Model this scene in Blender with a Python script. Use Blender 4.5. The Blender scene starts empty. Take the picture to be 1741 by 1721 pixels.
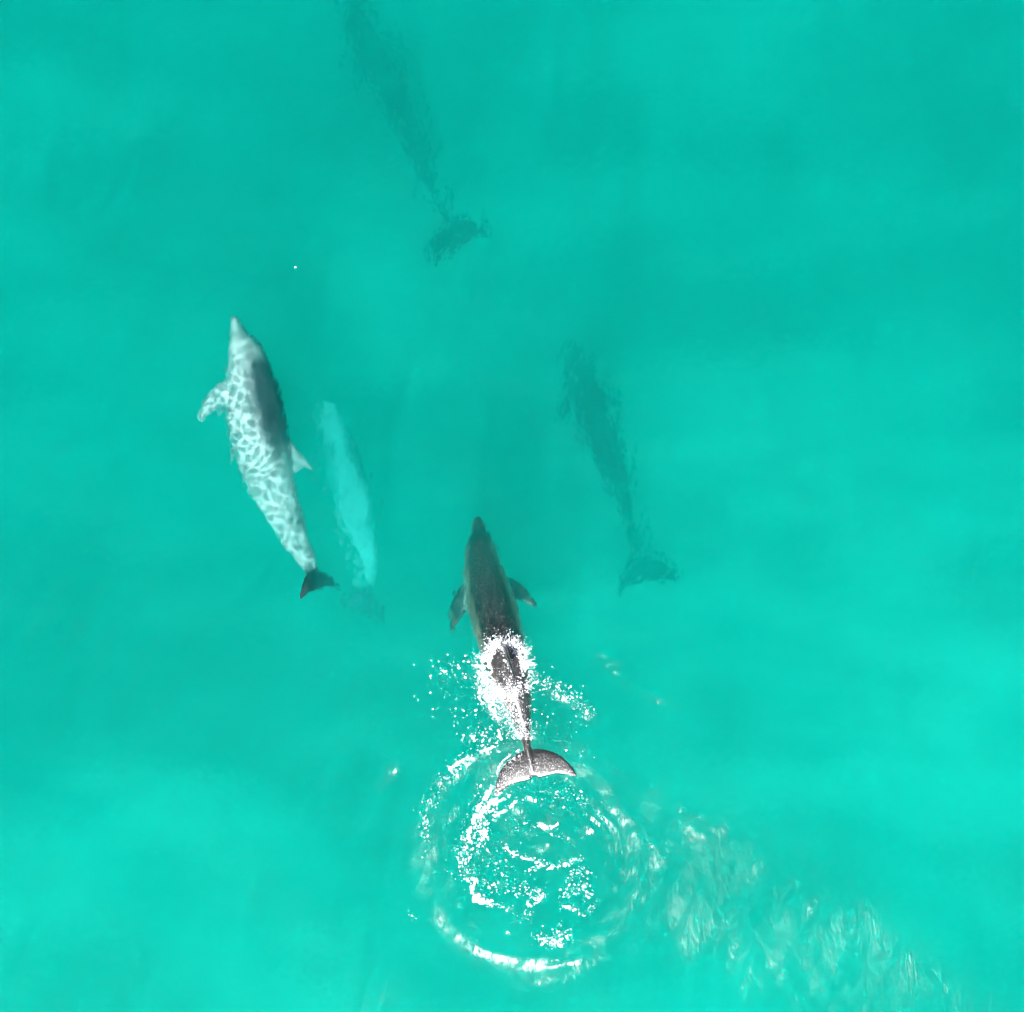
import bpy, math, random
import numpy as np
from mathutils import Vector

# ------------------------------------------------------------------ camera, light, exposure
sc = bpy.context.scene
COL = sc.collection
CAM_H = 18.0                       # drone height above the sea
FPX = 3600.0                       # focal length in pixels of a 1741 px wide frame
cam = bpy.data.cameras.new('camera')
cam_ob = bpy.data.objects.new('camera', cam)
COL.objects.link(cam_ob)
cam_ob.location = (0, 0, CAM_H)
cam.sensor_fit = 'HORIZONTAL'
cam.angle = 2 * math.atan(870.5 / FPX)
cam.clip_end = 400.0
sc.camera = cam_ob

SUN_EL = math.radians(59)
SUN_AZ = Vector((-0.12, -0.99, 0)).normalized()
world = bpy.data.worlds.new('World')
sc.world = world
world.use_nodes = True
wn = world.node_tree
sky = wn.nodes.new('ShaderNodeTexSky')
sky.sky_type = 'NISHITA'
sky.sun_disc = False
sky.sun_elevation = SUN_EL
sky.sun_rotation = math.atan2(SUN_AZ.x, SUN_AZ.y)
bg = wn.nodes['Background']
bg.inputs['Strength'].default_value = 0.05
wn.links.new(sky.outputs[0], bg.inputs['Color'])

sun = bpy.data.lights.new('sun', 'SUN')
sun.energy = 5.0
sun.angle = math.radians(1.2)
sun.color = (1.0, 0.98, 0.95)
sun_ob = bpy.data.objects.new('sun', sun)
COL.objects.link(sun_ob)
SUN_DIR = Vector((SUN_AZ.x * math.cos(SUN_EL), SUN_AZ.y * math.cos(SUN_EL), math.sin(SUN_EL)))
sun_ob.rotation_euler = (-SUN_DIR).to_track_quat('-Z', 'Y').to_euler()
sun_ob.location = SUN_DIR * 40

sc.view_settings.view_transform = 'Standard'
sc.view_settings.look = 'None'
sc.view_settings.gamma = 1.0
sc.view_settings.exposure = 1.7
sc.render.engine = 'CYCLES'
cy = sc.cycles
cy.use_denoising = True
cy.use_adaptive_sampling = True
cy.adaptive_threshold = 1.0          # every pixel stops at the same count; the denoiser does the rest
cy.adaptive_min_samples = 48
cy.max_bounces = 12
cy.diffuse_bounces = 3
cy.glossy_bounces = 3
cy.transmission_bounces = 6
cy.volume_bounces = 2
cy.transparent_max_bounces = 16
cy.sample_clamp_indirect = 6.0
cy.blur_glossy = 0.5

rng = np.random.default_rng(7)
random.seed(7)


def px(x, y, z=0.0):
    """photograph pixel -> place in the world at height z"""
    k = (CAM_H - z) / FPX
    return np.array([(x - 870.5) * k, (860.5 - y) * k, z])


# ------------------------------------------------------------------ node helpers
def new_mat(name):
    m = bpy.data.materials.new(name)
    m.use_nodes = True
    m.node_tree.nodes.clear()
    return m, m.node_tree


class NT:
    def __init__(self, tree):
        self.t = tree

    def n(self, kind, **kw):
        node = self.t.nodes.new(kind)
        for k, v in kw.items():
            if k.startswith('i_'):
                node.inputs[k[2:].replace('_', ' ')].default_value = v
            else:
                setattr(node, k, v)
        return node

    def l(self, a, b):
        self.t.links.new(a, b)

    def math(self, op, a, b=None, clamp=False):
        m = self.n('ShaderNodeMath', operation=op, use_clamp=clamp)
        for i, v in enumerate((a, b)):
            if v is None:
                continue
            if isinstance(v, (int, float)):
                m.inputs[i].default_value = v
            else:
                self.l(v, m.inputs[i])
        return m.outputs[0]

    def ramp(self, fac, a, b, lo=0.0, hi=1.0, smooth=True):
        m = self.n('ShaderNodeMapRange')
        m.interpolation_type = 'SMOOTHSTEP' if smooth else 'LINEAR'
        m.inputs['From Min'].default_value = a
        m.inputs['From Max'].default_value = b
        m.inputs['To Min'].default_value = lo
        m.inputs['To Max'].default_value = hi
        self.l(fac, m.inputs['Value'])
        return m.outputs['Result']

    def noise(self, vec, scale, detail=2.0, rough=0.5, dims='3D'):
        t = self.n('ShaderNodeTexNoise', noise_dimensions=dims)
        t.inputs['Scale'].default_value = scale
        t.inputs['Detail'].default_value = detail
        t.inputs['Roughness'].default_value = rough
        self.l(vec, t.inputs['Vector'])
        return t

    def mapping(self, vec, scale=(1, 1, 1), rot=(0, 0, 0), loc=(0, 0, 0)):
        m = self.n('ShaderNodeMapping')
        m.inputs['Scale'].default_value = scale
        m.inputs['Rotation'].default_value = rot
        m.inputs['Location'].default_value = loc
        self.l(vec, m.inputs['Vector'])
        return m.outputs[0]


def mesh_object(name, V, F, mat, smooth=True, parent=None):
    V = np.asarray(V, dtype=np.float32)
    F = np.asarray(F, dtype=np.int32)
    me = bpy.data.meshes.new(name)
    me.vertices.add(len(V))
    me.vertices.foreach_set('co', V.ravel())
    k = F.shape[1]
    me.loops.add(F.size)
    me.loops.foreach_set('vertex_index', F.ravel())
    me.polygons.add(len(F))
    me.polygons.foreach_set('loop_start', np.arange(0, F.size, k, dtype=np.int32))
    me.polygons.foreach_set('use_smooth', np.full(len(F), smooth))
    me.update(calc_edges=True)
    me.validate()
    if mat:
        me.materials.append(mat)
    ob = bpy.data.objects.new(name, me)
    COL.objects.link(ob)
    ob.parent = parent
    return ob


def poly_dist(X, Y, pts):
    """signed distance from a polyline and position along it (0..1)"""
    pts = np.asarray(pts, float)
    seg = np.linalg.norm(np.diff(pts, axis=0), axis=1)
    cum = np.concatenate([[0], np.cumsum(seg)])
    best = np.full(X.shape, 1e9)
    sgn = np.zeros(X.shape)
    tt = np.zeros(X.shape)
    for i in range(len(seg)):
        d = (pts[i + 1] - pts[i]) / seg[i]
        rx, ry = X - pts[i][0], Y - pts[i][1]
        t = np.clip(rx * d[0] + ry * d[1], 0, seg[i])
        ex, ey = rx - t * d[0], ry - t * d[1]
        dd = np.hypot(ex, ey)
        m = dd < best
        best = np.where(m, dd, best)
        sgn = np.where(m, np.sign(d[0] * ry - d[1] * rx), sgn)
        tt = np.where(m, (cum[i] + t) / cum[-1], tt)
    return best * np.where(sgn == 0, 1, sgn), tt


def smooth_curve(pts, n):
    """Catmull-Rom through control points, evenly resampled"""
    P = np.asarray(pts, float)
    P = np.vstack([2 * P[0] - P[1], P, 2 * P[-1] - P[-2]])
    out = []
    for i in range(1, len(P) - 2):
        t = np.linspace(0, 1, 40, endpoint=False)[:, None]
        p0, p1, p2, p3 = P[i - 1], P[i], P[i + 1], P[i + 2]
        out.append(0.5 * (2 * p1 + (p2 - p0) * t + (2 * p0 - 5 * p1 + 4 * p2 - p3) * t ** 2
                          + (3 * p1 - p0 - 3 * p2 + p3) * t ** 3))
    C = np.vstack(out + [P[-2][None]])
    L = np.concatenate([[0], np.cumsum(np.linalg.norm(np.diff(C, axis=0), axis=1))])
    q = np.linspace(0, L[-1], n)
    return np.stack([np.interp(q, L, C[:, k]) for k in range(C.shape[1])], 1)


# ------------------------------------------------------------------ sea bed
def build_sea_bed():
    s = np.concatenate([-np.geomspace(59, 6, 16), np.linspace(-5.6, 5.6, 110), np.geomspace(6, 59, 16)])
    X, Y = np.meshgrid(s, s)
    Z = -2.68 - 0.085 * np.clip(Y, -6, 8) + 0.03 * np.clip(X, -6, 6)
    for lam, a, amp, ph in ((5.2, 1.1, .10, .4), (3.4, 2.1, .07, 2.0), (2.1, .7, .03, 1.2), (7.7, 1.9, .12, 3.3)):
        k = 2 * np.pi / lam
        Z += amp * np.sin(k * (np.cos(a) * X + np.sin(a) * Y) + ph)
    n = len(s)
    i = np.arange(n * n).reshape(n, n)
    F = np.stack([i[:-1, :-1], i[:-1, 1:], i[1:, 1:], i[1:, :-1]], -1).reshape(-1, 4)
    m, t = new_mat('sand')
    N = NT(t)
    out = N.n('ShaderNodeOutputMaterial')
    b = N.n('ShaderNodeBsdfPrincipled')
    b.inputs['Roughness'].default_value = 0.95
    pos = N.n('ShaderNodeNewGeometry').outputs['Position']
    f = N.noise(N.mapping(pos, rot=(0, 0, .7), scale=(.32, .9, 1)), 1.0, 3.0, .55).outputs['Fac']
    f = N.ramp(f, .36, .66)
    mix = N.n('ShaderNodeMix', data_type='RGBA')
    mix.inputs['A'].default_value = (.36, .33, .26, 1)
    mix.inputs['B'].default_value = (.70, .65, .52, 1)
    N.l(f, mix.inputs['Factor'])
    N.l(mix.outputs['Result'], b.inputs['Base Color'])
    N.l(b.outputs[0], out.inputs['Surface'])
    ob = mesh_object('sea_bed', np.stack([X.ravel(), Y.ravel(), Z.ravel()], 1), F, m)
    ob['kind'] = 'structure'
    return ob


# ------------------------------------------------------------------ sea water
RING_C = px(908, 1462)[:2]


def sea_height(X, Y):
    Z = np.zeros_like(X)
    r = np.random.default_rng(3)
    # slow swell running from lower left to upper right
    for lam, a, slope in ((1.25, .75, .030), (.92, .95, .022), (1.9, .5, .03), (3.4, 1.2, .03), (.7, .62, .014)):
        k = 2 * np.pi / lam
        Z += slope / k * np.sin(k * (np.cos(a) * X + np.sin(a) * Y) + r.uniform(0, 6.28))
    # short wind ripples, crests close to the photograph's vertical
    amp = .55 + .45 * np.sin(1.3 * X + .5 * Y + 1) * np.sin(.8 * Y - .6 * X)
    for i in range(46):
        lam = np.exp(r.uniform(np.log(.09), np.log(.5)))
        a = r.normal(-.22, .38)
        k = 2 * np.pi / lam
        Z += amp * r.uniform(.008, .022) / k * np.sin(k * (np.cos(a) * X + np.sin(a) * Y) + r.uniform(0, 6.28))
    # rings thrown out by the fluke stroke
    dx, dy = X - RING_C[0], Y - RING_C[1]
    th = np.arctan2(dy, dx)
    wob = 1 + .035 * np.sin(2 * th + .6) + .02 * np.sin(3 * th + 2.2) + .012 * np.sin(7 * th)
    wn_ = value_noise(X, Y, 3.0, 21, 3) - .5
    rad = np.hypot(dx, dy) / wob + .14 * wn_
    gain = (.35 + 1.3 * value_noise(X, Y, 2.6, 22, 3)) * (1 - .75 * np.exp(-((th - 1.35) / .75) ** 2))
    for r0, w, h, part in ((.86, .075, .018, 0), (.72, .042, .013, 1), (.63, .026, .0085, 1), (.55, .022, .007, 1), (1.04, .08, .009, 2)):
        e = np.ones_like(th)
        if part == 1:
            e = .35 + .65 * np.clip(np.cos(th - .1), 0, 1)
        if part == 2:
            e = .2 + .8 * np.clip(np.cos(th + .5), 0, 1)
        Z += e * gain * h * np.exp(-((rad - r0) / w) ** 2)
    inside = np.clip(1 - rad / .8, 0, 1)
    Z += -.02 * inside
    for i in range(26):
        lam = r.uniform(.06, .22)
        a = r.uniform(0, 6.28)
        k = 2 * np.pi / lam
        Z += np.sqrt(inside) * r.uniform(.012, .03) / k * np.sin(k * (np.cos(a) * X + np.sin(a) * Y) + r.uniform(0, 6.28))
    # bow wave and side wakes of the surfacing dolphin (photograph pixels)
    strokes = [
        ([(748, 1073), (778, 1066), (812, 1063)], 5, .010),
        ([(985, 1085), (1030, 1115), (1062, 1148), (1085, 1170)], 13, .012),
        ([(1062, 1148), (1105, 1178), (1150, 1200)], 12, .009),
        ([(912, 1160), (945, 1168), (978, 1192), (1010, 1222)], 13, .020),
        ([(852, 1262), (808, 1284), (768, 1308), (738, 1345), (722, 1398), (716, 1450)], 14, .022),
        ([(690, 1265), (668, 1300), (640, 1350)], 14, .005),
        ([(665, 1128), (630, 1145), (590, 1166)], 11, .004),
        ([(962, 1638), (985, 1627), (1006, 1610)], 8, .026),
        ([(932, 1636), (945, 1633), (960, 1630)], 7, .020),
        ([(1060, 1380), (1110, 1420), (1150, 1470)], 22, .011),
        ([(1090, 1350), (1150, 1380), (1230, 1430)], 24, .010),
    ]
    for pts, w, h in strokes:
        P = np.array([px(*p)[:2] for p in pts])
        w = w / 200.0
        lo, hi = P.min(0) - 4 * w, P.max(0) + 4 * w
        sel = (X > lo[0]) & (X < hi[0]) & (Y > lo[1]) & (Y < hi[1])
        if not sel.any():
            continue
        d, t = poly_dist(X[sel], Y[sel], smooth_curve(P, 14))
        Z[sel] += h * np.exp(-(d / w) ** 2) * np.sin(np.pi * np.clip(t, .02, .98)) ** .7 * (1.9 * value_noise(X[sel], Y[sel], 9.0, 41, 3) - .25)
    return Z


def value_noise(X, Y, scale, seed, octaves=3, gain=.55):
    r = np.random.default_rng(seed)
    out, amp, tot = np.zeros_like(X), 1.0, 0.0
    for o in range(octaves):
        T = r.uniform(0, 1, (256, 256))
        x, y = X * scale + r.uniform(0, 200), Y * scale + r.uniform(0, 200)
        i, j = np.floor(x).astype(int), np.floor(y).astype(int)
        u, v = x - i, y - j
        u, v = u * u * u * (u * (u * 6 - 15) + 10), v * v * v * (v * (v * 6 - 15) + 10)
        g = lambda p, q: T[p % 256, q % 256]
        out += amp * ((g(i, j) * (1 - u) + g(i + 1, j) * u) * (1 - v) + (g(i, j + 1) * (1 - u) + g(i + 1, j + 1) * u) * v)
        tot += amp
        amp *= gain
        scale *= 2.03
    return out / tot


def smoothstep(x, a, b):
    t = np.clip((x - a) / (b - a), 0, 1)
    return t * t * (3 - 2 * t)


def cell_edges(X, Y, seed):
    """distance to the borders of random cells of unit size"""
    r = np.random.default_rng(seed)
    J = r.uniform(.05, .95, (256, 256, 2))
    i, j = np.floor(X).astype(int), np.floor(Y).astype(int)
    f1, f2 = np.full(X.shape, 9.0), np.full(X.shape, 9.0)
    for a in (-1, 0, 1):
        for b in (-1, 0, 1):
            c = J[(i + a) % 256, (j + b) % 256]
            d = np.hypot(i + a + c[..., 0] - X, j + b + c[..., 1] - Y)
            f2 = np.where(d < f1, f1, np.minimum(f2, d))
            f1 = np.minimum(f1, d)
    return f2 - f1


def rotated(X, Y, a, sx=1.0, sy=1.0):
    c, s = math.cos(a), math.sin(a)
    return (c * X + s * Y) * sx, (-s * X + c * Y) * sy


def water_attributes(X, Y):
    wx = value_noise(X, Y, 6.0, 11) - .5
    wy = value_noise(X, Y, 6.0, 12) - .5
    U, V = rotated(X + .15 * wx, Y + .15 * wy, -.2, 14.0, 10.5)
    caustic_net = 1 - smoothstep(cell_edges(U, V, 5), .02, .34)
    U, V = rotated(X, Y, -.12, 13.0, .7)         # streaks along the sun's azimuth: sheets of light painted into the mask
    light_sheet = value_noise(U, V, 1.0, 17, 3, .6)
    patch = .03 + .15 * smoothstep(value_noise(X, Y, 3.4, 6, 2), .35, .65)
    clear = np.clip((.55 + .40 * smoothstep(value_noise(X, Y, 5.0, 14, 2), .3, .7)) * caustic_net + patch + .05 + .34 * (light_sheet - .5), 0, 1)  # painted share of sunlight let through, imitating caustics on whatever lies below
    U, V = rotated(X, Y, -.16, 1.0, .42)
    ripple = .022 * value_noise(U, V, 10.0, 8, 3, .42) + .006 * value_noise(X, Y, 20.0, 18, 1)
    # cat's paws of wind: patches of capillary ripples
    paw = np.zeros_like(X)
    for x, y, rx, ry, ang, k in ((1180, 1440, 190, 75, -.7, 1.0), (1080, 1420, 130, 60, -.75, .9), (1420, 1640, 360, 130, -.35, .85), (1150, 1560, 200, 120, -.2, .75),
                                 (660, 1310, 60, 24, 1.1, .55), (630, 1150, 60, 18, .45, .45), (1045, 1130, 60, 20, -.7, .65), (1130, 1190, 60, 22, -.6, .55),
                                 (960, 1185, 80, 26, -.65, .8), (735, 1370, 90, 26, 1.2, .8), (660, 1690, 110, 40, .5, .45), (900, 1455, 150, 140, 0, .55)):
        c = px(x, y)
        U, V = rotated(X - c[0], Y - c[1], ang, 200 / rx, 200 / ry)
        paw = np.maximum(paw, k * np.exp(-(U * U + V * V)))
    rr = np.hypot(X - RING_C[0], Y - RING_C[1])
    paw = np.maximum(paw, .8 * np.exp(-((rr - .9) / .22) ** 2))
    U, V = rotated(X, Y, 1.15, .45, 2.0)
    streak = value_noise(U, V, 3.6, 9, 4, .62)
    broad = value_noise(X, Y, .8, 10, 3)
    rough = .06 + .24 * smoothstep(paw * (.35 + 1.3 * streak) + .12 * (broad - .5), .18, .95)
    return clear, ripple, rough


def water_material():
    m, t = new_mat('sea_water')
    N = NT(t)
    out = N.n('ShaderNodeOutputMaterial')
    # fine ripples bend the view; clear is painted to mask sunlight into a net
    clear = N.n('ShaderNodeAttribute', attribute_name='clear').outputs['Fac']
    rip = N.n('ShaderNodeAttribute', attribute_name='ripple').outputs['Fac']
    b1 = N.n('ShaderNodeBump')
    b1.inputs['Strength'].default_value = 1.0
    b1.inputs['Distance'].default_value = 1.0
    N.l(rip, b1.inputs['Height'])
    tr = N.n('ShaderNodeBsdfTransparent')
    rf = N.n('ShaderNodeBsdfRefraction')
    rf.inputs['IOR'].default_value = 1.33
    rf.inputs['Roughness'].default_value = 0.26
    N.l(b1.outputs[0], rf.inputs['Normal'])
    body = N.n('ShaderNodeMixShader')
    N.l(clear, body.inputs[0])
    N.l(rf.outputs[0], body.inputs[1])
    N.l(tr.outputs[0], body.inputs[2])
    # reflection: a clean film plus capillary roughness in wind patches
    rough = N.n('ShaderNodeAttribute', attribute_name='rough').outputs['Fac']
    pos = N.n('ShaderNodeNewGeometry').outputs['Position']
    cap = N.noise(N.mapping(pos, scale=(1.0, .35, 1), rot=(0, 0, -.35)), 30.0, 1.0, .6, dims='2D').outputs['Fac']
    b2 = N.n('ShaderNodeBump')
    b2.inputs['Strength'].default_value = .3
    b2.inputs['Distance'].default_value = .012
    N.l(cap, b2.inputs['Height'])
    gl = N.n('ShaderNodeBsdfGlossy')
    N.l(rough, gl.inputs['Roughness'])
    N.l(b2.outputs[0], gl.inputs['Normal'])
    fr = N.n('ShaderNodeFresnel')
    fr.inputs['IOR'].default_value = 1.24
    mx = N.n('ShaderNodeMixShader')
    N.l(fr.outputs[0], mx.inputs[0])
    N.l(body.outputs[0], mx.inputs[1])
    N.l(gl.outputs[0], mx.inputs[2])
    N.l(mx.outputs[0], out.inputs['Surface'])
    vs = N.n('ShaderNodeVolumeScatter')
    vs.inputs['Color'].default_value = (.001, .97, .86, 1)
    vs.inputs['Density'].default_value = .65
    vs.inputs['Anisotropy'].default_value = .45
    va = N.n('ShaderNodeVolumeAbsorption')
    va.inputs['Color'].default_value = (.0, .983, .938, 1)
    va.inputs['Density'].default_value = 1.3
    ad = N.n('ShaderNodeAddShader')
    N.l(vs.outputs[0], ad.inputs[0])
    N.l(va.outputs[0], ad.inputs[1])
    N.l(ad.outputs[0], out.inputs['Volume'])
    return m


def build_water():
    fine = np.arange(-4.75, 4.7501, .0126)
    far = np.geomspace(4.79, 60, 28)
    s = np.concatenate([-far[::-1], fine, far])
    X, Y = np.meshgrid(s, s)
    fade = np.clip((7.5 - np.maximum(abs(X), abs(Y))) / 2.2, 0, 1)
    Z = sea_height(X, Y) * fade
    n = len(s)
    V = np.stack([X.ravel(), Y.ravel(), Z.ravel()], 1)
    i = np.arange(n * n).reshape(n, n)
    F = np.stack([i[:-1, :-1], i[:-1, 1:], i[1:, 1:], i[1:, :-1]], -1).reshape(-1, 4)
    rim = np.concatenate([i[0, :], i[1:, -1], i[-1, -2::-1], i[-2:0:-1, 0]])
    VB = V[rim].copy()
    VB[:, 2] = -7.0
    k, o = len(rim), len(V)
    j = np.arange(k)
    side = np.stack([rim, o + j, o + (j + 1) % k, rim[(j + 1) % k]], 1)
    c = o + k
    V = np.vstack([V, VB, [[0, 0, -7.0]]])
    # bottom as a fan of quads (two rim edges and the centre)
    a = np.arange(0, k, 2)
    floor = np.stack([o + (a + 2) % k, o + (a + 1) % k, o + a, np.full(len(a), c)], 1)
    F = np.vstack([F, side, floor])
    ob = mesh_object('sea_water', V, F, water_material())
    for name, val, base in zip(('clear', 'ripple', 'rough'), water_attributes(X, Y), (.4, 0., .2)):
        a = ob.data.attributes.new(name, 'FLOAT', 'POINT')
        a.data.foreach_set('value', np.concatenate([val.ravel(), np.full(len(V) - val.size, base)]).astype(np.float32))
    ob['kind'] = 'structure'
    return ob


# ------------------------------------------------------------------ dolphins
# body profile: station, half width, height above and below the spine line
PROF = np.array([
    (0.000, .006, .005, .006), (0.008, .016, .012, .013), (0.030, .0225, .015, .018), (0.055, .0265, .019, .022),
    (0.070, .031, .026, .025), (0.082, .039, .038, .030), (0.100, .048, .049, .037), (0.125, .056, .057, .046),
    (0.160, .062, .064, .054), (0.210, .073, .073, .069), (0.270, .083, .083, .083), (0.340, .089, .090, .092),
    (0.410, .088, .092, .093), (0.480, .082, .088, .088), (0.560, .070, .078, .077), (0.640, .056, .065, .063),
    (0.720, .041, .052, .048), (0.790, .029, .041, .037), (0.850, .020, .032, .028), (0.900, .014, .023, .020),
    (0.940, .012, .015, .013), (0.965, .010, .009, .008), (0.975, .004, .004, .004)])


def prof(s):
    return [np.interp(s, PROF[:, 0], PROF[:, k]) for k in (1, 2, 3)]


def loft(sections, cap=True):
    S = np.asarray(sections)
    n, m = S.shape[:2]
    V = S.reshape(-1, 3)
    i = np.arange(n * m).reshape(n, m)
    F = np.stack([i[:-1], np.roll(i[:-1], -1, 1), np.roll(i[1:], -1, 1), i[1:]], -1).reshape(-1, 4).tolist()
    if cap:
        F += [i[0, ::-1].tolist(), i[-1].tolist()]
    return V.tolist(), F


def fin(lead, trail, normal, thick, n=26, m=14):
    """lens-shaped fin between a leading and a trailing edge curve"""
    A, B = smooth_curve(lead, n), smooth_curve(trail, n)
    normal = np.asarray(normal, float)
    secs = []
    for k in range(n):
        ch = np.linalg.norm(B[k] - A[k])
        th = thick * ch * (1 - .35 * k / (n - 1)) + .0035
        ring = []
        for j in range(m):
            a = 2 * np.pi * j / m
            u = .5 - .5 * np.cos(a)
            prof_t = np.sin(a) * th * (1.25 - .7 * u)
            ring.append(A[k] + (B[k] - A[k]) * u + normal * prof_t)
        secs.append(ring)
    return loft(secs)


def canonical_dolphin():
    """unit-length dolphin in (station, right, up); one continuous skin from a voxel remesh"""
    pieces = []
    st = np.unique(np.concatenate([np.linspace(0, .12, 34), np.linspace(.12, .975, 90)]))
    # smooth the profile a little
    secs = []
    for s in st:
        q = np.clip(s + np.linspace(-.012, .012, 7) * min(1, s / .02), 0, .975)
        w, hu, hl = (x.mean() for x in prof(q))
        ring = []
        for j in range(36):
            a = 2 * np.pi * j / 36
            c, d = math.cos(a), math.sin(a)
            ring.append((s, w * math.copysign(abs(c) ** .95, c), (hu if d > 0 else hl) * d))
        secs.append(ring)
    pieces.append(loft(secs))
    # dorsal fin
    pieces.append(fin([(.425, 0, .075), (.475, 0, .110), (.520, 0, .150), (.560, 0, .178), (.588, 0, .186)],
                      [(.575, 0, .066), (.562, 0, .100), (.562, 0, .135), (.577, 0, .165), (.592, 0, .185)], (0, 1, 0), .075))
    # pectoral fins
    for sg in (1, -1):
        pieces.append(fin([(.215, sg * .050, -.048), (.240, sg * .095, -.060), (.272, sg * .130, -.072), (.315, sg * .154, -.080), (.348, sg * .162, -.083)],
                          [(.312, sg * .050, -.055), (.314, sg * .088, -.064), (.328, sg * .116, -.073), (.345, sg * .142, -.080), (.354, sg * .160, -.083)],
                          (0, .25 * sg, 1), .10))
        # fluke
        pieces.append(fin([(.900, sg * -.002, 0), (.905, sg * .030, 0), (.918, sg * .068, 0), (.945, sg * .110, 0), (.985, sg * .142, 0), (1.010, sg * .150, 0)],
                          [(.982, sg * -.002, 0), (.992, sg * .018, 0), (.992, sg * .045, 0), (.993, sg * .084, 0), (1.004, sg * .122, 0), (1.014, sg * .149, 0)],
                          (0, 0, 1), .075))
    V, F = [], []
    for v, f in pieces:
        o = len(V)
        V += v
        F += [[i + o for i in q] for q in f]
    K = 10.0
    me = bpy.data.meshes.new('canonical')
    me.from_pydata([[c * K for c in p] for p in V], [], F)
    ob = bpy.data.objects.new('canonical', me)
    COL.objects.link(ob)
    md = ob.modifiers.new('r', 'REMESH')
    md.mode = 'VOXEL'
    md.voxel_size = .036
    md.use_smooth_shade = True
    sm = ob.modifiers.new('s', 'SMOOTH')
    sm.factor = .5
    sm.iterations = 5
    dg = bpy.context.evaluated_depsgraph_get()
    ev = ob.evaluated_get(dg)
    em = ev.to_mesh()
    n = len(em.vertices)
    co = np.empty(n * 3, np.float32)
    em.vertices.foreach_get('co', co)
    nf = len(em.polygons)
    tot = np.empty(nf, np.int32)
    em.polygons.foreach_get('loop_total', tot)
    li = np.empty(len(em.loops), np.int32)
    em.loops.foreach_get('vertex_index', li)
    assert (tot == 4).all()
    ev.to_mesh_clear()
    bpy.data.objects.remove(ob)
    bpy.data.meshes.remove(me)
    return co.reshape(-1, 3) / K, li.reshape(-1, 4)


CAN_V, CAN_F = canonical_dolphin()


def skin_material(name, back, flank, belly, rough=.35, spec=.3, edge=.85):
    m, t = new_mat(name)
    N = NT(t)
    out = N.n('ShaderNodeOutputMaterial')
    b = N.n('ShaderNodeBsdfPrincipled')
    at = N.n('ShaderNodeAttribute', attribute_name='pigment').outputs['Fac']
    rest = N.n('ShaderNodeAttribute', attribute_name='rest').outputs['Vector']
    nz = N.noise(N.mapping(rest, scale=(1, 2.2, 2.2)), 9.0, 4.0, .6).outputs['Fac']
    f = N.math('ADD', at, N.math('MULTIPLY', N.math('SUBTRACT', nz, .5), .35))
    cr = N.n('ShaderNodeValToRGB')
    e = cr.color_ramp.elements
    e[0].position, e[0].color = .18, (*belly, 1)
    e[1].position, e[1].color = edge, (*back, 1)
    x = e.new(.48)
    x.color = (*flank, 1)
    N.l(f, cr.inputs[0])
    # scars and scuffs
    sc_n = N.noise(N.mapping(rest, scale=(3, 14, 14), rot=(.3, .5, .4)), 5.0, 3.0, .7).outputs['Fac']
    scar = N.ramp(sc_n, .66, .74, 0, .35)
    mix = N.n('ShaderNodeMix', data_type='RGBA')
    N.l(scar, mix.inputs['Factor'])
    N.l(cr.outputs[0], mix.inputs['A'])
    mix.inputs['B'].default_value = (*[min(1, c * 1.5 + .05) for c in flank], 1)
    N.l(mix.outputs['Result'], b.inputs['Base Color'])
    b.inputs['Roughness'].default_value = rough
    b.inputs['Specular IOR Level'].default_value = spec
    if spec > .3:                                # wet film that sparkles where the skin is out of the water
        b.inputs['Coat Weight'].default_value = 1.0
        b.inputs['Coat Roughness'].default_value = .16
        cb = N.n('ShaderNodeBump')
        cb.inputs['Strength'].default_value = 1.0
        cb.inputs['Distance'].default_value = .02
        N.l(N.noise(rest, 95.0, 3.0, .65).outputs['Fac'], cb.inputs['Height'])
        N.l(cb.outputs[0], b.inputs['Coat Normal'])
    bp = N.n('ShaderNodeBump')
    bp.inputs['Strength'].default_value = .25
    bp.inputs['Distance'].default_value = .006
    N.l(N.noise(rest, 70.0, 3.0, .6).outputs['Fac'], bp.inputs['Height'])
    N.l(bp.outputs[0], b.inputs['Normal'])
    N.l(b.outputs[0], out.inputs['Surface'])
    return m


def catmull(P, q):
    """interpolate control rows P (first column the parameter) smoothly at q"""
    P = np.asarray(P, float)
    x = P[:, 0]
    out = []
    for k in range(1, P.shape[1]):
        y = P[:, k]
        m = np.gradient(y, x)
        i = np.clip(np.searchsorted(x, q) - 1, 0, len(x) - 2)
        h = x[i + 1] - x[i]
        t = (q - x[i]) / h
        out.append((2 * t ** 3 - 3 * t ** 2 + 1) * y[i] + (t ** 3 - 2 * t ** 2 + t) * h * m[i]
                   + (-2 * t ** 3 + 3 * t ** 2) * y[i + 1] + (t ** 3 - t ** 2) * h * m[i + 1])
    return np.stack(out, 1)


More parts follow.
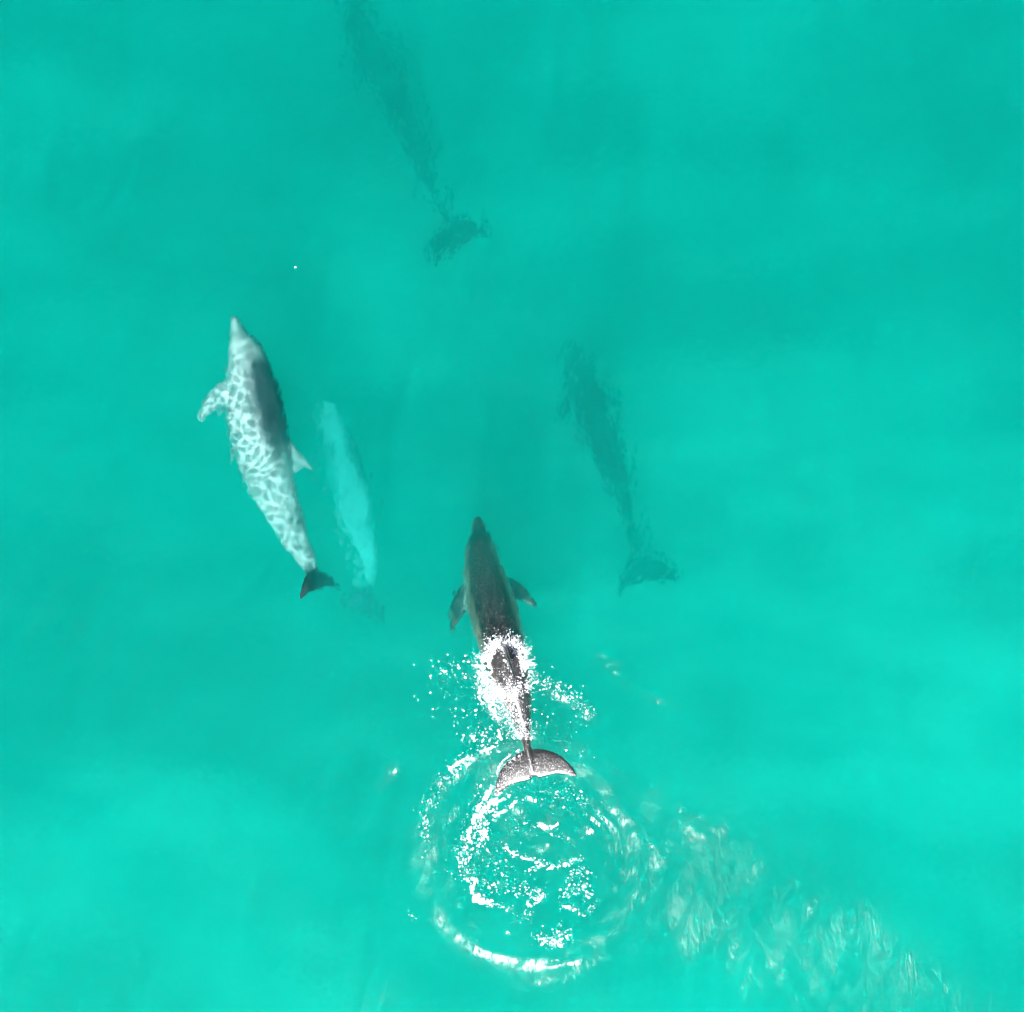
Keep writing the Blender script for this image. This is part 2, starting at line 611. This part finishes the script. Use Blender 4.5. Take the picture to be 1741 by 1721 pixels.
def pose(local, spine, size):
    """carry canonical points along a posed spine.
    spine rows: station, pixel x, pixel y, height, roll in degrees (0 = back up)"""
    rows = []
    for s, x, y, z, roll in spine:
        rows.append((s, *px(x, y, z), math.radians(roll)))
    s = np.clip(local[:, 0], 0, 1.02)
    g = np.linspace(0, 1.02, 400)
    G = catmull(rows, g)
    C = G[:, :3]
    T = np.gradient(C, axis=0)
    T /= np.linalg.norm(T, axis=1)[:, None]
    fwd = -T                                     # towards the snout
    up0 = np.array([0, 0, 1.0])[None] - fwd * fwd[:, 2:3]
    up0 /= np.linalg.norm(up0, axis=1)[:, None]
    rt0 = np.cross(fwd, up0)
    c, d = np.cos(G[:, 3])[:, None], np.sin(G[:, 3])[:, None]
    up = up0 * c + rt0 * d                       # positive roll leans the back to its right
    rt = rt0 * c - up0 * d

    def at(A):
        return np.stack([np.interp(s, g, A[:, k]) for k in range(3)], 1)
    return at(C) + at(rt) * local[:, 1:2] * size + at(up) * local[:, 2:3] * size


def droop(local, deg):
    """swing the pectoral fins down about their roots"""
    L = local.copy()
    s, u, v = L.T
    w = prof(np.clip(s, 0, .975))[0]
    fin_w = np.clip((np.abs(u) - .060) / .03, 0, 1) * ((s > .21) & (s < .40) & (v < -.03))
    a = math.radians(deg) * fin_w
    sg = np.sign(u)
    du, dv = np.abs(u) - .058, v + .050
    L[:, 1] = sg * (.058 + du * np.cos(a) + dv * np.sin(a))
    L[:, 2] = -.050 - du * np.sin(a) + dv * np.cos(a)
    return L


def build_dolphin(label, spine, size, mat, group, down=0, light=False, girth=1.0):
    L = droop(CAN_V, down)
    if light:                                    # short blunt dorsal fin
        hu = prof(np.clip(L[:, 0], 0, .975))[1]
        over = np.maximum(L[:, 2] - hu, 0) * ((L[:, 0] > .4) & (L[:, 0] < .65))
        L[:, 2] -= .40 * over
    W = pose(L * [1, girth, girth], spine, size)
    o = px(spine[4][1], spine[4][2], spine[4][3])
    ob = mesh_object('dolphin', W - o, CAN_F, mat)
    ob.location = o
    s, u, v = CAN_V.T
    w, hu, hl = prof(np.clip(s, 0, .975))
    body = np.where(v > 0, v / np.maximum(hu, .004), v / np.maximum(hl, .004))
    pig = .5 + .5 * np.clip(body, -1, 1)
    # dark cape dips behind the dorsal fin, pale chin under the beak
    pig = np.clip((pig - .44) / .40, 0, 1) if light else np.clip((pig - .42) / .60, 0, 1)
    pig = np.where(s > .9, np.clip(.55 + .4 * np.sign(v), 0, 1) * 0 + .8, pig)
    if light:                                    # pale head and tail stock, dark cape over the shoulders doubling as painted shade
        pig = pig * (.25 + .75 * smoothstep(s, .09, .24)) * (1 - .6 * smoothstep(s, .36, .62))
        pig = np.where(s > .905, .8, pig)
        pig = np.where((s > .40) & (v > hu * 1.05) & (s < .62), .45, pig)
    pec = (np.abs(u) > w * 1.02) & (s > .2) & (s < .4)
    pig = np.where(pec, np.where(v > -.07, .78, .7) * (.55 if light else 1), pig)
    blow = np.exp(-(((s - .118) / .008) ** 2 + (u / .012) ** 2)) * (v > 0)
    pig = np.clip(pig + blow * .6, 0, 1.3)
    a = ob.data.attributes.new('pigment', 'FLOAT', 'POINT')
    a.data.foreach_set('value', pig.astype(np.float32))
    a = ob.data.attributes.new('rest', 'FLOAT_VECTOR', 'POINT')
    a.data.foreach_set('vector', CAN_V.astype(np.float32).ravel())
    ob['label'] = label
    ob['category'] = 'dolphin'
    ob['group'] = group
    return ob


def build_eyes(ob, spine, size, mat):
    for sg in (1, -1):
        c = pose(np.array([[.108, sg * .0455, -.004]]), spine, size)[0]
        secs = []
        for k in range(1, 8):
            ph = np.pi * k / 8
            secs.append([(math.sin(ph) * math.cos(2 * np.pi * j / 10) * .016,
                          math.sin(ph) * math.sin(2 * np.pi * j / 10) * .016, math.cos(ph) * .012) for j in range(10)])
        V, F = loft(secs)
        me = bpy.data.meshes.new('eye')
        me.from_pydata(V, [], F)
        me.polygons.foreach_set('use_smooth', [True] * len(me.polygons))
        me.materials.append(mat)
        e = bpy.data.objects.new('eye', me)
        COL.objects.link(e)
        e.parent = ob
        e.location = c - np.array(ob.location)


POD = 'pod of dolphins'
# station, pixel x, pixel y, height, roll
SP_ROLLED = [(0, 399, 538, -.40, 76), (.12, 414, 592, -.42, 76), (.27, 428, 660, -.46, 76), (.42, 442, 740, -.50, 80), (.55, 459, 810, -.50, 88),
             (.70, 489, 884, -.48, 92), (.85, 520, 950, -.46, 86), (.95, 538, 985, -.45, 74), (1.02, 546, 1012, -.45, 70)]
SP_SURF = [(0, 812, 878, -.50, 2), (.12, 816, 928, -.44, 3), (.27, 828, 1000, -.35, 3), (.42, 850, 1082, -.21, 4), (.52, 862, 1132, -.11, 6),
           (.66, 879, 1188, -.07, 6), (.80, 890, 1236, -.06, 4), (.91, 898, 1278, .0, 0), (1.02, 913, 1342, .03, -3)]
SP_PALE = [(0, 556, 682, -1.65, 138), (.12, 564, 712, -1.7, 128), (.27, 577, 765, -1.75, 120), (.42, 592, 820, -1.7, 126), (.55, 606, 868, -1.6, 138),
           (.70, 622, 918, -1.55, 130), (.85, 630, 972, -1.65, 95), (.95, 626, 1018, -1.6, 60), (1.02, 620, 1052, -1.55, 50)]
SP_DARK = [(0, 968, 575, -2.6, 0), (.12, 977, 612, -2.4, 0), (.27, 994, 664, -2.1, 4), (.42, 1014, 722, -1.95, 6), (.55, 1034, 780, -2.0, 4),
           (.70, 1056, 848, -2.25, 2), (.85, 1079, 924, -2.25, 0), (.95, 1092, 968, -2.0, -2), (1.02, 1101, 1006, -1.9, -4)]
SP_TOP = [(0, 594, 0, -2.95, 0), (.12, 608, 38, -2.85, 0), (.27, 634, 96, -2.8, 0), (.42, 663, 160, -2.65, 4), (.55, 690, 218, -2.6, 4),
          (.70, 720, 285, -2.55, 0), (.85, 754, 358, -2.1, -8), (.95, 773, 400, -1.75, -12), (1.02, 788, 434, -1.65, -12)]


def build_dolphins():
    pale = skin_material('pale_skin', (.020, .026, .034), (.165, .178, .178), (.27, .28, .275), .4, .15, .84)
    white = skin_material('whitish_skin', (.14, .15, .16), (.36, .37, .36), (.56, .56, .54), .5, .1)
    dark = skin_material('dark_skin', (.012, .010, .009), (.17, .125, .088), (.36, .35, .34), .3, .35, .74)
    slate = skin_material('slate_skin', (.022, .025, .028), (.05, .055, .06), (.40, .41, .40), .6, .05)
    em, et = new_mat('eye')
    N = NT(et)
    o = N.n('ShaderNodeOutputMaterial')
    b = N.n('ShaderNodeBsdfPrincipled')
    b.inputs['Base Color'].default_value = (.012, .012, .014, 1)
    b.inputs['Roughness'].default_value = .12
    N.l(b.outputs[0], o.inputs['Surface'])
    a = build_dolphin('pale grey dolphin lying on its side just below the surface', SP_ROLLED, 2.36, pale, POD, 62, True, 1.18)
    build_eyes(a, SP_ROLLED, 2.36, em)
    a = build_dolphin('dark brown dolphin breaking the surface in white splash, flukes out of the water', SP_SURF, 2.30, dark, POD, -6, False, 1.04)
    build_eyes(a, SP_SURF, 2.30, em)
    build_dolphin('faint whitish dolphin deep beside the pale rolled one', SP_PALE, 2.0, white, POD, 20, True)
    build_dolphin('blurred dark dolphin deep under water, right of the splashing one', SP_DARK, 1.95, slate, POD)
    build_dolphin('faintest dark dolphin deep at the top edge, only its flukes clear', SP_TOP, 1.95, slate, POD)


# ------------------------------------------------------------------ white water
class Blobs:
    def __init__(self):
        t = (1 + 5 ** .5) / 2
        v = np.array([(-1, t, 0), (1, t, 0), (-1, -t, 0), (1, -t, 0), (0, -1, t), (0, 1, t), (0, -1, -t), (0, 1, -t),
                      (t, 0, -1), (t, 0, 1), (-t, 0, -1), (-t, 0, 1)], float)
        self.v = v / np.linalg.norm(v[0])
        self.f = np.array([(0, 11, 5), (0, 5, 1), (0, 1, 7), (0, 7, 10), (0, 10, 11), (1, 5, 9), (5, 11, 4), (11, 10, 2), (10, 7, 6), (7, 1, 8),
                           (3, 9, 4), (3, 4, 2), (3, 2, 6), (3, 6, 8), (3, 8, 9), (4, 9, 5), (2, 4, 11), (6, 2, 10), (8, 6, 7), (9, 8, 1)])
        self.V, self.F, self.o = [], [], 0

    def add(self, p, r, stretch=1.0, ang=0.0, flat=1.0):
        q = self.v * (1 + rng.normal(0, .12, (12, 1)))
        q = q * np.array([stretch, 1, flat]) * r
        c, s = math.cos(ang), math.sin(ang)
        q = np.stack([q[:, 0] * c - q[:, 1] * s, q[:, 0] * s + q[:, 1] * c, q[:, 2]], 1)
        self.V.append(q + p)
        self.F.append(self.f + self.o)
        self.o += 12

    def tube(self, pts, rad, m=5):
        """foam thread: low-poly tube through points with a radius each"""
        P = np.asarray(pts)
        T = np.gradient(P, axis=0)
        T /= np.linalg.norm(T, axis=1)[:, None] + 1e-9
        A = np.cross(T, [0, 0, 1.0])
        A /= np.linalg.norm(A, axis=1)[:, None] + 1e-9
        B = np.cross(A, T)
        n = len(P)
        ring = []
        for j in range(m):
            a = 2 * np.pi * j / m
            ring.append(P + (A * math.cos(a) + B * math.sin(a)) * np.asarray(rad)[:, None])
        R = np.stack(ring, 1)
        i = np.arange(n * m).reshape(n, m) + self.o
        a, b = i[:-1], i[1:]
        q = np.stack([a, np.roll(a, -1, 1), np.roll(b, -1, 1), b], -1).reshape(-1, 4)
        self.V.append(R.reshape(-1, 3))
        self.F.append(np.vstack([q[:, [0, 1, 2]], q[:, [0, 2, 3]]]))
        self.o += n * m

    def build(self, name, mat, label, cat):
        ob = mesh_object(name, np.vstack(self.V), np.vstack(self.F), mat)
        ob['kind'] = 'stuff'
        ob['label'] = label
        ob['category'] = cat
        return ob


def foam_material():
    m, t = new_mat('foam')
    N = NT(t)
    out = N.n('ShaderNodeOutputMaterial')
    b = N.n('ShaderNodeBsdfPrincipled')
    b.inputs['Base Color'].default_value = (.86, .87, .88, 1)
    b.inputs['Roughness'].default_value = .25
    b.inputs['Subsurface Weight'].default_value = 0.0
    isl = N.n('ShaderNodeNewGeometry').outputs['Random Per Island']
    thin = N.n('ShaderNodeMixShader')            # each bubble cluster has its own thickness
    N.l(N.ramp(isl, .1, .9, .22, 1.0, False), thin.inputs[0])
    N.l(N.n('ShaderNodeBsdfTransparent').outputs[0], thin.inputs[1])
    N.l(b.outputs[0], thin.inputs[2])
    N.l(thin.outputs[0], out.inputs['Surface'])
    return m


def sea_z(x, y):
    return float(sea_height(np.array([[x]]), np.array([[y]]))[0, 0])


def size_px(mean):
    """droplet radius in metres from a pixel radius, long tailed"""
    return mean / 200.0 * float(np.clip(rng.lognormal(-.1, .65), .28, 3.6))


def build_white_water():
    foam = foam_material()
    ZS = lambda P: sea_height(P[:, 0], P[:, 1])

    # ---- foam threads and flecks; sun glints in the ring are white blobs too
    B = Blobs()
    dots = []                                           # x, y (px), radius px, stretch, angle
    # polyline, half width, count, mean radius px
    arcs = [
        ([(850, 1340), (826, 1362), (812, 1395), (798, 1435), (790, 1480)], 17, 330, 1.5),
        ([(845, 1352), (822, 1380), (812, 1420)], 9, 110, 2.2),
        ([(788, 1440), (786, 1470), (794, 1500)], 6, 60, 1.9),
        ([(800, 1420), (830, 1450), (855, 1490)], 16, 130, 1.3),
        ([(858, 1442), (878, 1454), (900, 1460), (915, 1468), (938, 1475), (955, 1472), (992, 1459)], 4, 150, 1.4),
        ([(898, 1483), (920, 1476), (945, 1473)], 4, 30, 1.6),
        ([(812, 1498), (826, 1508), (845, 1512)], 8, 50, 1.6),
        ([(822, 1536), (845, 1540), (868, 1549)], 5, 60, 1.5),
        ([(870, 1512), (900, 1512), (925, 1526)], 10, 80, 1.5),
        ([(898, 1545), (912, 1532), (926, 1522)], 5, 60, 1.8),
        ([(955, 1520), (975, 1512), (990, 1508), (1000, 1524)], 8, 90, 1.7),
        ([(962, 1490), (982, 1487), (992, 1478), (1000, 1490)], 6, 45, 1.6),
        ([(955, 1541), (975, 1545), (990, 1553), (1000, 1550), (1013, 1533)], 4, 60, 1.5),
        ([(886, 1552), (895, 1562), (905, 1550)], 7, 25, 1.6),
        ([(910, 1592), (935, 1598), (955, 1585), (972, 1592)], 9, 120, 1.6),
        ([(928, 1598), (945, 1604), (958, 1606)], 5, 40, 2.1),
        ([(860, 1392), (895, 1402), (925, 1406), (955, 1418)], 9, 50, 1.3),
        ([(928, 1345), (955, 1352), (985, 1358), (1000, 1366)], 10, 80, 1.3),
        ([(850, 1262), (812, 1282), (772, 1305), (740, 1342), (724, 1385), (720, 1440)], 11, 190, 1.2),
        ([(800, 1285), (775, 1300), (765, 1310)], 4, 70, 1.6),
        ([(912, 1160), (945, 1166), (978, 1190), (1005, 1218)], 9, 170, 1.3),
        ([(920, 1165), (960, 1180), (985, 1200)], 16, 70, 1.0),
        ([(735, 1125), (760, 1160), (790, 1205), (810, 1245)], 26, 90, 1.5),
        ([(750, 1140), (790, 1130), (805, 1125)], 16, 40, 1.6),
        ([(800, 1250), (840, 1255), (870, 1248)], 14, 140, 1.4),
        ([(905, 1210), (930, 1240), (965, 1255)], 18, 50, 1.0),
        ([(940, 1270), (985, 1290), (1000, 1310)], 16, 26, 1.2),
        ([(695, 1548), (700, 1560), (722, 1572)], 3, 7, 1.4),
        ([(862, 1586), (868, 1588)], 2, 6, 1.6),
    ]
    for pts, hw, n, r in arcs:
        C = smooth_curve(np.array(pts, float), 60)
        for _ in range(n):
            k = rng.integers(0, 60)
            p = C[k] + rng.normal(0, hw * .8, 2)
            d = C[min(k + 1, 59)] - C[max(k - 1, 0)]
            dots.append((p[0], p[1], r, rng.uniform(1, 2.0), math.atan2(-d[1], d[0]) + rng.normal(0, .5)))
    for _ in range(420):                                # loose spray over the whole patch
        a, q = rng.uniform(0, 6.28), abs(rng.normal(0, 1))
        dots.append((885 + 75 * q * math.cos(a), 1300 + 150 * q * math.sin(a), .8, 1.2, 0))
    D = np.array(dots)
    P = np.array([px(x, y) for x, y in D[:, :2]])
    P[:, 2] = ZS(P)
    for p, d in zip(P, D):
        r = size_px(d[2] * .40)
        B.add(p + [0, 0, r * .2], r, d[3], d[4], .6)
    threads = [
        ([(806, 1496), (802, 1510), (808, 1525), (820, 1533), (834, 1532)], 3.4),
        ([(858, 1442), (880, 1455), (905, 1462)], 1.3), ([(908, 1467), (925, 1472)], 1.2), ([(936, 1476), (962, 1472)], 1.5),
        ([(836, 1340), (812, 1372), (802, 1400)], 2.2), ([(850, 1348), (838, 1362), (822, 1376), (814, 1392)], 2.4),
        ([(878, 1362), (862, 1376), (840, 1388)], 1.7), ([(868, 1352), (850, 1362), (834, 1370)], 2.0),
        ([(802, 1405), (796, 1420), (804, 1432)], 1.9), ([(815, 1400), (824, 1412), (818, 1428)], 2.0),
        ([(954, 1541), (972, 1543), (982, 1549)], 1.3), ([(938, 1407), (948, 1400)], 1.3),
        ([(850, 1262), (825, 1274), (802, 1284)], 1.6), ([(790, 1290), (765, 1306)], 1.6),
        ([(908, 1160), (930, 1158), (948, 1166)], 1.5),
        ([(848, 1352), (843, 1330), (847, 1308), (862, 1288), (882, 1276)], 1.1),
        ([(845, 1350), (850, 1322), (864, 1300)], .8),
        ([(818, 1165), (816, 1190), (832, 1205), (846, 1222)], 1.5), ([(828, 1160), (826, 1185), (838, 1200)], 1.2),
        ([(846, 1222), (846, 1240), (852, 1258)], 1.3), ([(806, 1258), (818, 1268), (846, 1252)], 1.3),
    ]
    for pts, r in threads:
        ln = np.linalg.norm(np.diff(np.array(pts, float), axis=0), axis=1).sum()
        n = int(ln / (r * .8)) + 4
        C = smooth_curve(np.array(pts, float), n)
        C = C + np.cumsum(rng.normal(0, .3, C.shape), 0) + rng.normal(0, r * .35, C.shape)
        keep = value_noise(C[:, 0], C[:, 1], .11, 33, 2) > .40
        Q = np.array([px(*c) for c in C])
        Q[:, 2] = ZS(Q) + .003
        for q, ok in zip(Q, keep):
            if ok or r > 3:
                B.add(q, r / 200 * float(np.clip(rng.lognormal(-.15, .4), .3, 1.7)), rng.uniform(1, 2.2), rng.uniform(0, 3.14), .5)
    B.build('foam_and_glints', foam, 'white foam flecks and threads, with sun glints built as flecks, scattered on the water behind the flukes', 'foam')

    # ---- the splash thrown up over the back of the surfacing dolphin
    S = Blobs()
    body = pose(np.array([[s, 0, .0] for s in np.linspace(.3, 1, 71)]), SP_SURF, 2.3)

    def top(x, y):
        """height of the dolphin's back at x, y, or the sea there"""
        d = np.hypot(body[:, 0] - x, body[:, 1] - y)
        k = int(d.argmin())
        s = .3 + .01 * k
        w, hu, _ = prof(s)
        q = d[k] / (w * 2.3)
        z = body[k, 2] + (hu * 2.3 * math.sqrt(1 - q * q) if q < 1 else -.5)
        return z
    spots = []
    ph = rng.uniform(0, 6.28, 8)

    def rim(a):
        return 1 + sum(.05 * math.sin((k + 2) * a + ph[k]) for k in range(8)) * .8
    for _ in range(14000):                               # the collar: a broken, frothy ring about the dorsal fin
        a = rng.uniform(0, 6.28)
        q = rim(a) + rng.normal(0, .20) - (abs(rng.normal(0, .5)) if rng.uniform() < .4 else 0)
        if a > 1.9 and a < 4.4:
            q -= abs(rng.normal(0, .12))
        x = 858 + 40 * q * math.cos(a)
        y = 1136 - 44 * q * math.sin(a)
        hole = .7 * math.exp(-((x - 874) / 12) ** 2 - ((y - 1147) / 10) ** 2) + .45 * math.exp(-((x - 864) / 18) ** 2 - ((y - 1122) / 6) ** 2)
        if rng.uniform() < (.5 + .3 * (math.cos(a) < 0) + .3 * (math.sin(a) > 0)) * (1 - hole) and value_noise(np.array(x), np.array(y), .16, 51, 2) > .29 + .12 * rng.uniform():
            spots.append((x, y, .62, .11 * max(0, 1.2 - abs(q - 1) * 3)))
    for _ in range(1900):                               # tongue of foam down the tail stock
        t = rng.uniform(0, 1)
        x = 845 + 48 * t + rng.normal(0, 20 * (1 - .45 * t))
        y = 1165 + 92 * t
        spots.append((x, y, .62, .02))
    for _ in range(700):                                # left veil
        t = rng.uniform(0, 1)
        spots.append((818 + 30 * t ** 1.4 + rng.normal(0, 5), 1150 + 75 * t + rng.normal(0, 6), .62, .02))
    for _ in range(420):                                # foam washing over the left fluke
        t = rng.uniform(0, 1)
        spots.append((885 - 42 * t ** .7 + rng.normal(0, 5), 1280 + 70 * t + rng.normal(0, 5), .6, .01))
    for _ in range(900):                                # water beads on the flukes, white to model wet glints
        t = rng.uniform(-1, 1)
        spots.append((908 + 62 * t, 1302 + 26 * t * t - 14 * t + rng.normal(0, 9), .42, .0))
    P = np.array([px(x, y) for x, y, _, _ in spots])
    zs = ZS(P)
    fl = pose(CAN_V[(CAN_V[:, 0] > .9)], SP_SURF, 2.3)
    for p, z, (x, y, r, lift) in zip(P, zs, spots):
        t = top(p[0], p[1])
        if y > 1268:
            k = np.hypot(fl[:, 0] - p[0], fl[:, 1] - p[1]).argmin()
            t = fl[k, 2] if np.hypot(fl[k, 0] - p[0], fl[k, 1] - p[1]) < .03 else z
        r = size_px(r * .6)
        S.add(p + [0, 0, max(z, t) + abs(rng.normal(0, .4)) * lift + r * .3], r, rng.uniform(1, 1.9), rng.uniform(0, 3.14), .8)
    for _ in range(12):                                 # lacy filaments across the collar
        a = rng.uniform(0, 6.28)
        q = rng.uniform(.75, 1.25)
        n = 9
        aa = a + np.cumsum(rng.normal(.05, .07, n))
        qq = q + np.cumsum(rng.normal(0, .05, n))
        C = np.stack([858 + 42 * qq * np.cos(aa), 1140 - 46 * qq * np.sin(aa)], 1)
        Q = np.array([px(*c) for c in C])
        Q[:, 2] = np.maximum(ZS(Q), [top(*v[:2]) for v in Q]) + .006 + .02 * rng.uniform()
        S.tube(Q, rng.uniform(.5, 1.0) / 200 * np.sin(np.linspace(.3, 2.9, n)))
    for _ in range(240):                                # water running off the dorsal fin
        q = rng.uniform(0, 1)
        sv = np.array([[.44 + .13 * q + rng.normal(0, .006), rng.normal(0, .012), .095 + .09 * q * rng.uniform(.2, 1)]])
        if rng.uniform() < .7 and sv[0, 1] > 0:
            continue
        w = pose(sv, SP_SURF, 2.3)[0]
        r = size_px(.5)
        S.add(w, r, rng.uniform(1, 2), rng.uniform(0, 3.14), .8)
    for _ in range(60):                                 # spikes of spray on the leading rim
        a = rng.normal(1.57, .75)
        d = np.array([math.cos(a), math.sin(a)])
        b = np.array([858, 1140]) + np.array([42, -46]) * d
        ln = abs(rng.normal(9, 5))
        C = np.stack([b + d * [1, -1] * ln * t + rng.normal(0, .7, 2) for t in np.linspace(-.3, 1, 6)])
        Q = np.array([px(*c) for c in C])
        Q[:, 2] = np.maximum(ZS(Q), [top(*v[:2]) for v in Q]) + np.linspace(0, .05, 6)
        S.tube(Q, np.linspace(1.2, .35, 6) / 200)
    S.build('splash', foam, 'bright white splash round the dorsal fin of the surfacing dolphin', 'splash')

    K = Blobs()
    for dx, dy, r in ((0, 0, 1.3), (1.2, .8, .9), (-.8, 1.0, .8)):
        p = px(502 + dx, 454 + dy)
        p[2] = sea_z(p[0], p[1])
        K.add(p, r / 200, 1.2, rng.uniform(0, 3), .7)
    ob = K.build('foam_fleck', foam, 'lone tiny white fleck above the rolled pale dolphin', 'foam fleck')
    del ob['kind']


build_sea_bed()
build_water()
build_dolphins()
build_white_water()
